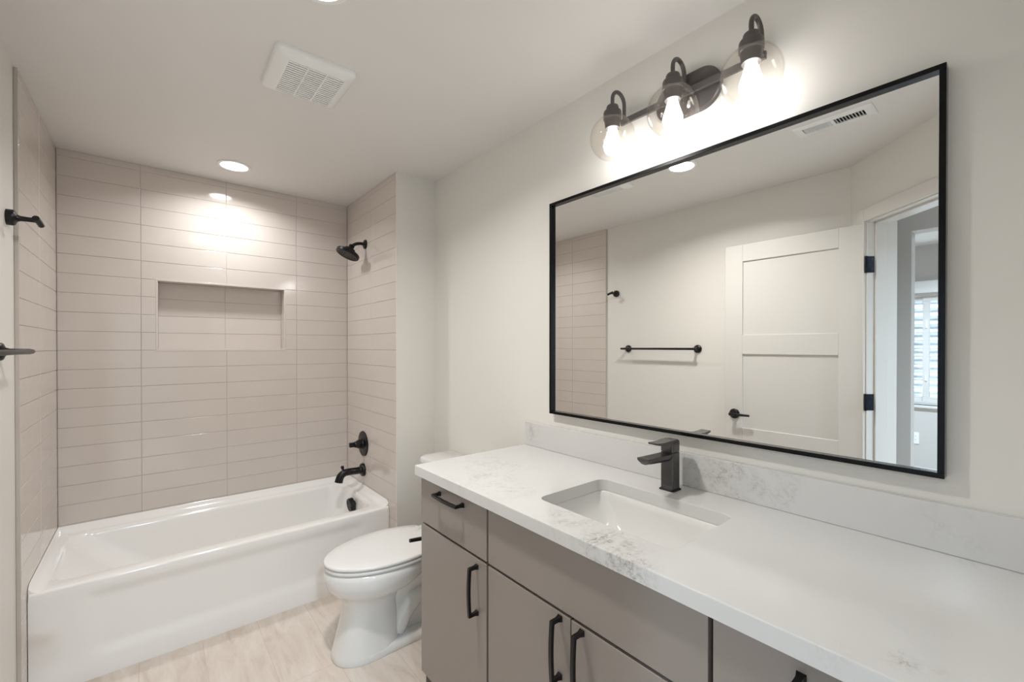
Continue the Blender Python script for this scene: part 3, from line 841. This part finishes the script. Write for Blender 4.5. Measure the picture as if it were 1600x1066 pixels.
d = front('cabinet_door', cm, YC_ + g, YM - 0.0018, ZB, ZG0); pull(d, (FXF, 0.713, 0.624), (0, 0, 1), 0.160)
cr_ = cabinet('drawer_cabinet', YD, YC_, 'greige vanity drawer cabinet at the end nearest the door')
d = front('drawer', cr_, YD + 0.002, YC_ - g, ZG1, ZT); pull(d, (FXF, 0.166, 0.865), (0, 1, 0), 0.162)
d = front('drawer', cr_, YD + 0.002, YC_ - g, 0.425, ZG0); pull(d, (FXF, 0.163, 0.66), (0, 1, 0), 0.175)
d = front('drawer', cr_, YD + 0.002, YC_ - g, ZB, 0.418); pull(d, (FXF, 0.163, 0.37), (0, 1, 0), 0.175)

# ---- quartz worktop with the sink cut-out
SX0, SX1, SY0, SY1, SR = 0.911, 1.221, 0.523, 0.973, 0.030
bm = BM()
def wl(ins, z): return rr(XK + ins, XW - 0.0005, YN + 0.001, YK - ins, 0.002 + ins, z, 8, 10)
def sl(ins, z): return rr(SX0 - ins, SX1 + ins, SY0 - ins, SY1 + ins, SR + ins, z, 8, 10)
ZU = ZK - 0.038
lp = [wl(0.001, ZU), wl(0.0, ZU + 0.001), wl(0.0, ZK - 0.004), wl(0.0012, ZK - 0.0012), wl(0.004, ZK), sl(0.003, ZK), sl(0.0008, ZK - 0.0008), sl(0, ZK - 0.003), sl(0, ZU), wl(0.001, ZU)]
loft(bm, lp, False, False)
bmesh.ops.remove_doubles(bm, verts=bm.verts, dist=1e-5)
o = obj('countertop', bm, M_quartz, smooth=40)
wn = o.modifiers.new('wn', 'WEIGHTED_NORMAL'); wn.keep_sharp = True; wn.weight = 100
tag(o, 'white quartz vanity worktop with faint grey veining and a sink cut-out', 'countertop')
bm = BM(); box(bm, XW - 0.0205, XW - 0.0005, YN + 0.001, 1.5475, ZK + 0.0004, ZK + 0.1095)
o = obj('backsplash', bm, M_splash, bevel=0.0015)
tag(o, 'low white quartz backsplash strip along the wall behind the faucet', 'backsplash')

# ---- undermount sink
t = thing('sink', (1.066, 0.748, ZU - 0.15), 'white rectangular undermount sink set in the quartz worktop', 'sink')
bm = BM()
def kl(x0, x1, y0, y1, r, z): return rr(x0, x1, y0, y1, r, z, 8, 10)
SZ = ZU - 0.0005
lp = [kl(SX0 - 0.02, SX1 + 0.02, SY0 - 0.02, SY1 + 0.02, 0.04, SZ - 0.012), kl(SX0 - 0.02, SX1 + 0.02, SY0 - 0.02, SY1 + 0.02, 0.04, SZ), kl(SX0 - 0.001, SX1 + 0.001, SY0 - 0.001, SY1 + 0.001, 0.032, SZ), kl(SX0 + 0.003, SX1 - 0.003, SY0 + 0.003, SY1 - 0.003, 0.034, SZ - 0.004)]
for k in range(1, 10):
    f = k / 9.0
    a = f * math.pi / 2
    z = SZ - 0.004 - 0.125 * math.sin(a)
    i = 1 - math.cos(a)
    lp.append(kl(SX0 + 0.003 + 0.02 * f + 0.06 * i, SX1 - 0.003 - 0.015 * f - 0.06 * i, SY0 + 0.003 + 0.05 * f + 0.09 * i, SY1 - 0.003 - 0.05 * f - 0.09 * i, 0.034 + 0.03 * f, z))
lp.append(kl(1.066 - 0.05, 1.066 + 0.05, 0.748 - 0.05, 0.748 + 0.05, 0.045, SZ - 0.132))
lp.append(kl(1.066 - 0.02, 1.066 + 0.02, 0.748 - 0.02, 0.748 + 0.02, 0.0195, SZ - 0.133))
loft(bm, lp, False, True)
obj('basin', bm, M_porc, t, smooth=50)
bm = BM(); lathe(bm, [(0.024, 0), (0.024, 0.002), (0.019, 0.004), (0, 0.0045)], (1.066, 0.748, SZ - 0.1328), n=32)
obj('drain', bm, M_faucet, t)

# ---- faucet
FYC = 0.757; FXC = 1.298
t = thing('faucet', (FXC, FYC, ZK), 'dark gunmetal single lever faucet standing behind the sink', 'faucet')
bm = BM()
loft(bm, [rr(FXC - 0.027, FXC + 0.027, FYC - 0.027, FYC + 0.027, 0.008, ZK + 0.0005), rr(FXC - 0.027, FXC + 0.027, FYC - 0.027, FYC + 0.027, 0.008, ZK + 0.003), rr(FXC - 0.0235, FXC + 0.0235, FYC - 0.0235, FYC + 0.0235, 0.008, ZK + 0.006)])
obj('base_plate', bm, M_black, t)
bm = BM()
loft(bm, [rr(FXC - 0.0225, FXC + 0.0225, FYC - 0.0225, FYC + 0.0225, 0.007, ZK + 0.005), rr(FXC - 0.0225, FXC + 0.0225, FYC - 0.0225, FYC + 0.0225, 0.007, ZK + 0.122), rr(FXC - 0.0215, FXC + 0.0215, FYC - 0.0215, FYC + 0.0215, 0.006, ZK + 0.123)])
obj('body', bm, M_faucet, t)
# spout: shallow trough, flat on top, rounded below
bm = BM()
def spl(x, z, w, h, k=8):
    pts = [Vector((x, FYC - w, z))]
    for i in range(k + 1):
        a = math.pi * (1 + i / k)
        pts.append(Vector((x, FYC + w * math.cos(a) * (1.0 if 0 < i < k else 1), z - 0.004 + (h - 0.004) * math.sin(a))))
    pts.append(Vector((x, FYC + w, z)))
    return pts
loft(bm, [spl(FXC - 0.016, ZK + 0.1205, 0.0205, 0.026), spl(FXC - 0.05, ZK + 0.121, 0.0205, 0.025), spl(FXC - 0.12, ZK + 0.123, 0.0205, 0.022), spl(FXC - 0.149, ZK + 0.1245, 0.0205, 0.020), spl(FXC - 0.156, ZK + 0.125, 0.0195, 0.012)])
obj('spout', bm, M_faucet, t, bevel=0.001, smooth=35)
bm = BM()
loft(bm, [rr(FXC - 0.0225, FXC + 0.0225, FYC - 0.0225, FYC + 0.0225, 0.007, ZK + 0.1255), rr(FXC - 0.0225, FXC + 0.0225, FYC - 0.0225, FYC + 0.0225, 0.007, ZK + 0.158), rr(FXC - 0.019, FXC + 0.019, FYC - 0.019, FYC + 0.019, 0.006, ZK + 0.162)])
hb = obj('handle', bm, M_faucet, t)
bm = BM()
def hl(x, z, w, h): return [Vector((x, FYC - w, z - h)), Vector((x, FYC + w, z - h)), Vector((x, FYC + w, z)), Vector((x, FYC - w, z))]
loft(bm, [hl(FXC + 0.006, ZK + 0.164, 0.021, 0.006), hl(FXC - 0.03, ZK + 0.1635, 0.0205, 0.013), hl(FXC - 0.05, ZK + 0.162, 0.0195, 0.011), hl(FXC - 0.075, ZK + 0.1625, 0.019, 0.009), hl(FXC - 0.095, ZK + 0.164, 0.0185, 0.007), hl(FXC - 0.101, ZK + 0.1645, 0.0175, 0.005)])
obj('lever', bm, M_faucet, hb, bevel=0.002, seg=3)

# ---- mirror
MY0, MY1, MZ0, MZ1 = 0.1273, 1.3726, 1.1117, 2.0371
t = thing('mirror', (XW, (MY0 + MY1) / 2, MZ0), 'large rectangular wall mirror in a thin black metal frame above the vanity', 'mirror')
bm = BM(); fw = 0.012
fxa, fxb = XM - 0.014, XW - 0.0005
ring(bm, fxa, fxb, MY0, MY1, MZ0, MZ1, fw)
obj('frame', bm, M_frame, t, bevel=0.001)
bm = BM(); box(bm, XM, XM + 0.006, MY0 + fw, MY1 - fw, MZ0 + fw, MZ1 - fw)
obj('mirror_glass', bm, M_mirror, t, smooth=0)

# ---- vanity light
LY, LZ = 0.743, 2.243
t = thing('vanity_light', (XW, LY, LZ), 'three globe vanity light on a dark bronze bar above the mirror', 'wall light')
bm = BM()
def stad(x, hw, hh):
    pts = []
    r = hh
    for i in range(17):
        a = R(-90 + 180 * i / 16); pts.append(Vector((x, LY + (hw - r) + r * math.cos(a), LZ + r * math.sin(a))))
    for i in range(17):
        a = R(90 + 180 * i / 16); pts.append(Vector((x, LY - (hw - r) + r * math.cos(a), LZ + r * math.sin(a))))
    return pts
loft(bm, [stad(XW - 0.0005, 0.114, 0.068), stad(XW - 0.014, 0.114, 0.068), stad(XW - 0.018, 0.110, 0.064)])
obj('backplate', bm, M_bronze, t)
K = 1.032
def zz_(z): return CAM_H + (z - CAM_H) * K
bm = BM(); BXX = 1.355
box(bm, BXX - 0.005, BXX + 0.005, 0.494, 0.993, LZ - 0.012, LZ + 0.010)
lathe(bm, [(0.010, 0), (0.010, XW - 0.017 - BXX)], (BXX, LY, LZ), (1, 0, 0), 20)
obj('bar', bm, M_bronze, t, bevel=0.001)
M_bulbtop = emis('bulb_neck_added_glow', (0.99, 0.99, 1.0), BULB_E * 0.5)  # neck glow added to brighten the ceiling and upper wall
M_bulb = emis('lit_bulb', (0.99, 0.99, 1.0), BULB_E)
GX, GZ, GR = 1.285, zz_(2.138), 0.0775 * K
first = None
for k, y in enumerate((0.979, 0.743, 0.507)):
    if first is None:
        c = (BXX, y, LZ)
        bm = BM()
        rA = (BXX - GX) / 2; xc = (BXX + GX) / 2
        pts = [(BXX, y, LZ), (BXX, y, zz_(2.262))] + arc((xc, y, zz_(2.274)), rA, 0, 180, 16, (1, 0, 0), (0, 0, 1)) + [(GX, y, zz_(2.262)), (GX, y, zz_(2.238))]
        sweep(bm, pts, 0.0068, 14)
        a_ = obj('gooseneck_arm', bm, M_bronze, t, loc=c)
        bm = BM(); lathe(bm, [(0.010 * K, zz_(2.252)), (0.019 * K, zz_(2.249)), (0.021 * K, zz_(2.245)), (0.021 * K, zz_(2.232)), (0.029 * K, zz_(2.230)), (0.031 * K, zz_(2.226)), (0.031 * K, zz_(2.203)), (0.028 * K, zz_(2.200)), (0.024 * K, zz_(2.170)), (0.0 * K, zz_(2.170))], (GX, y, 0), n=36)
        s_ = obj('socket_cup', bm, M_bronze, a_, loc=c)
        bm = BM()
        th0 = math.asin(0.030 / GR); th1 = math.pi - math.asin(0.042 / GR)
        outp = [(GR * math.sin(th0 + (th1 - th0) * i / 40), GZ + GR * math.cos(th0 + (th1 - th0) * i / 40)) for i in range(41)]
        g2 = GR - 0.0022
        inp = [(g2 * math.sin(th0 + (th1 - th0) * i / 40), GZ + g2 * math.cos(th0 + (th1 - th0) * i / 40)) for i in range(41)][::-1]
        lathe(bm, outp + inp + [outp[0]], (GX, y, 0), n=64, cap=False)
        g_ = obj('glass_globe', bm, M_globe, a_, loc=c, smooth=60)
        bm = BM(); lathe(bm, [(0.013 * K, zz_(2.185)), (0.014 * K, zz_(2.170)), (0.017 * K, zz_(2.155)), (0.024 * K, zz_(2.135)), (0.0285 * K, zz_(2.121)), (0.0295 * K, zz_(2.117))], (GX, y, 0), n=36, cap=False)
        b_ = obj('bulb_neck', bm, M_bulbtop, a_, loc=c, smooth=60)
        bm = BM(); lathe(bm, [(0.0295 * K, zz_(2.117)), (0.0300 * K, zz_(2.110)), (0.0285 * K, zz_(2.099)), (0.0235 * K, zz_(2.089)), (0.015 * K, zz_(2.082)), (0.006 * K, zz_(2.0795)), (0 * K, zz_(2.079))], (GX, y, 0), n=36, cap=False)
        e_ = obj('light_bulb', bm, M_bulb, a_, loc=c, smooth=60)
        first = a_
    else:
        na = first.copy(); COL.objects.link(na); na.parent = t; na.location = Vector((BXX, y, LZ)) - t.location
        for ch in list(first.children):
            c2 = ch.copy(); COL.objects.link(c2); c2.parent = na

# ================================================================== WALL HARDWARE ON THE LEFT WALL
t = thing('robe_hook', (XLW, 2.335, 1.868), 'matte black robe hook high on the painted wall beside the tile edge', 'robe hook')
bm = BM()
lathe(bm, [(0.028, 0), (0.028, 0.016), (0.026, 0.020), (0.013, 0.026), (0.0095, 0.034), (0.0085, 0.05), (0.0085, 0.075)], (XLW, 2.335, 1.868), (1, 0, 0), 32)
obj('post', bm, M_black, t)
bm = BM(); sweep(bm, [(XLW + 0.072, 2.322, 1.874), (XLW + 0.077, 2.35, 1.866), (XLW + 0.080, 2.372, 1.858)], [0.0105, 0.0098, 0.0092], 18)
obj('peg', bm, M_black, t, bevel=0.001)
t = thing('towel_bar', (XLW, 1.905, 1.39), 'matte black straight towel bar on the painted wall behind the door edge', 'towel bar')
for y in (2.212, 1.602):
    bm = BM()
    lathe(bm, [(0.030, 0), (0.030, 0.008), (0.027, 0.012), (0.014, 0.017), (0.0105, 0.026), (0.0095, 0.06), (0.0095, 0.074)], (XLW, y, 1.390), (1, 0, 0), 32)
    obj('post', bm, M_black, t)
bm = BM(); sweep(bm, [(XLW + 0.073, 1.578, 1.390), (XLW + 0.073, 1.58, 1.390), (XLW + 0.073, 2.236, 1.390), (XLW + 0.073, 2.239, 1.390)], [0.0075, 0.0085, 0.0085, 0.0075], 18)
obj('bar', bm, M_black, t)
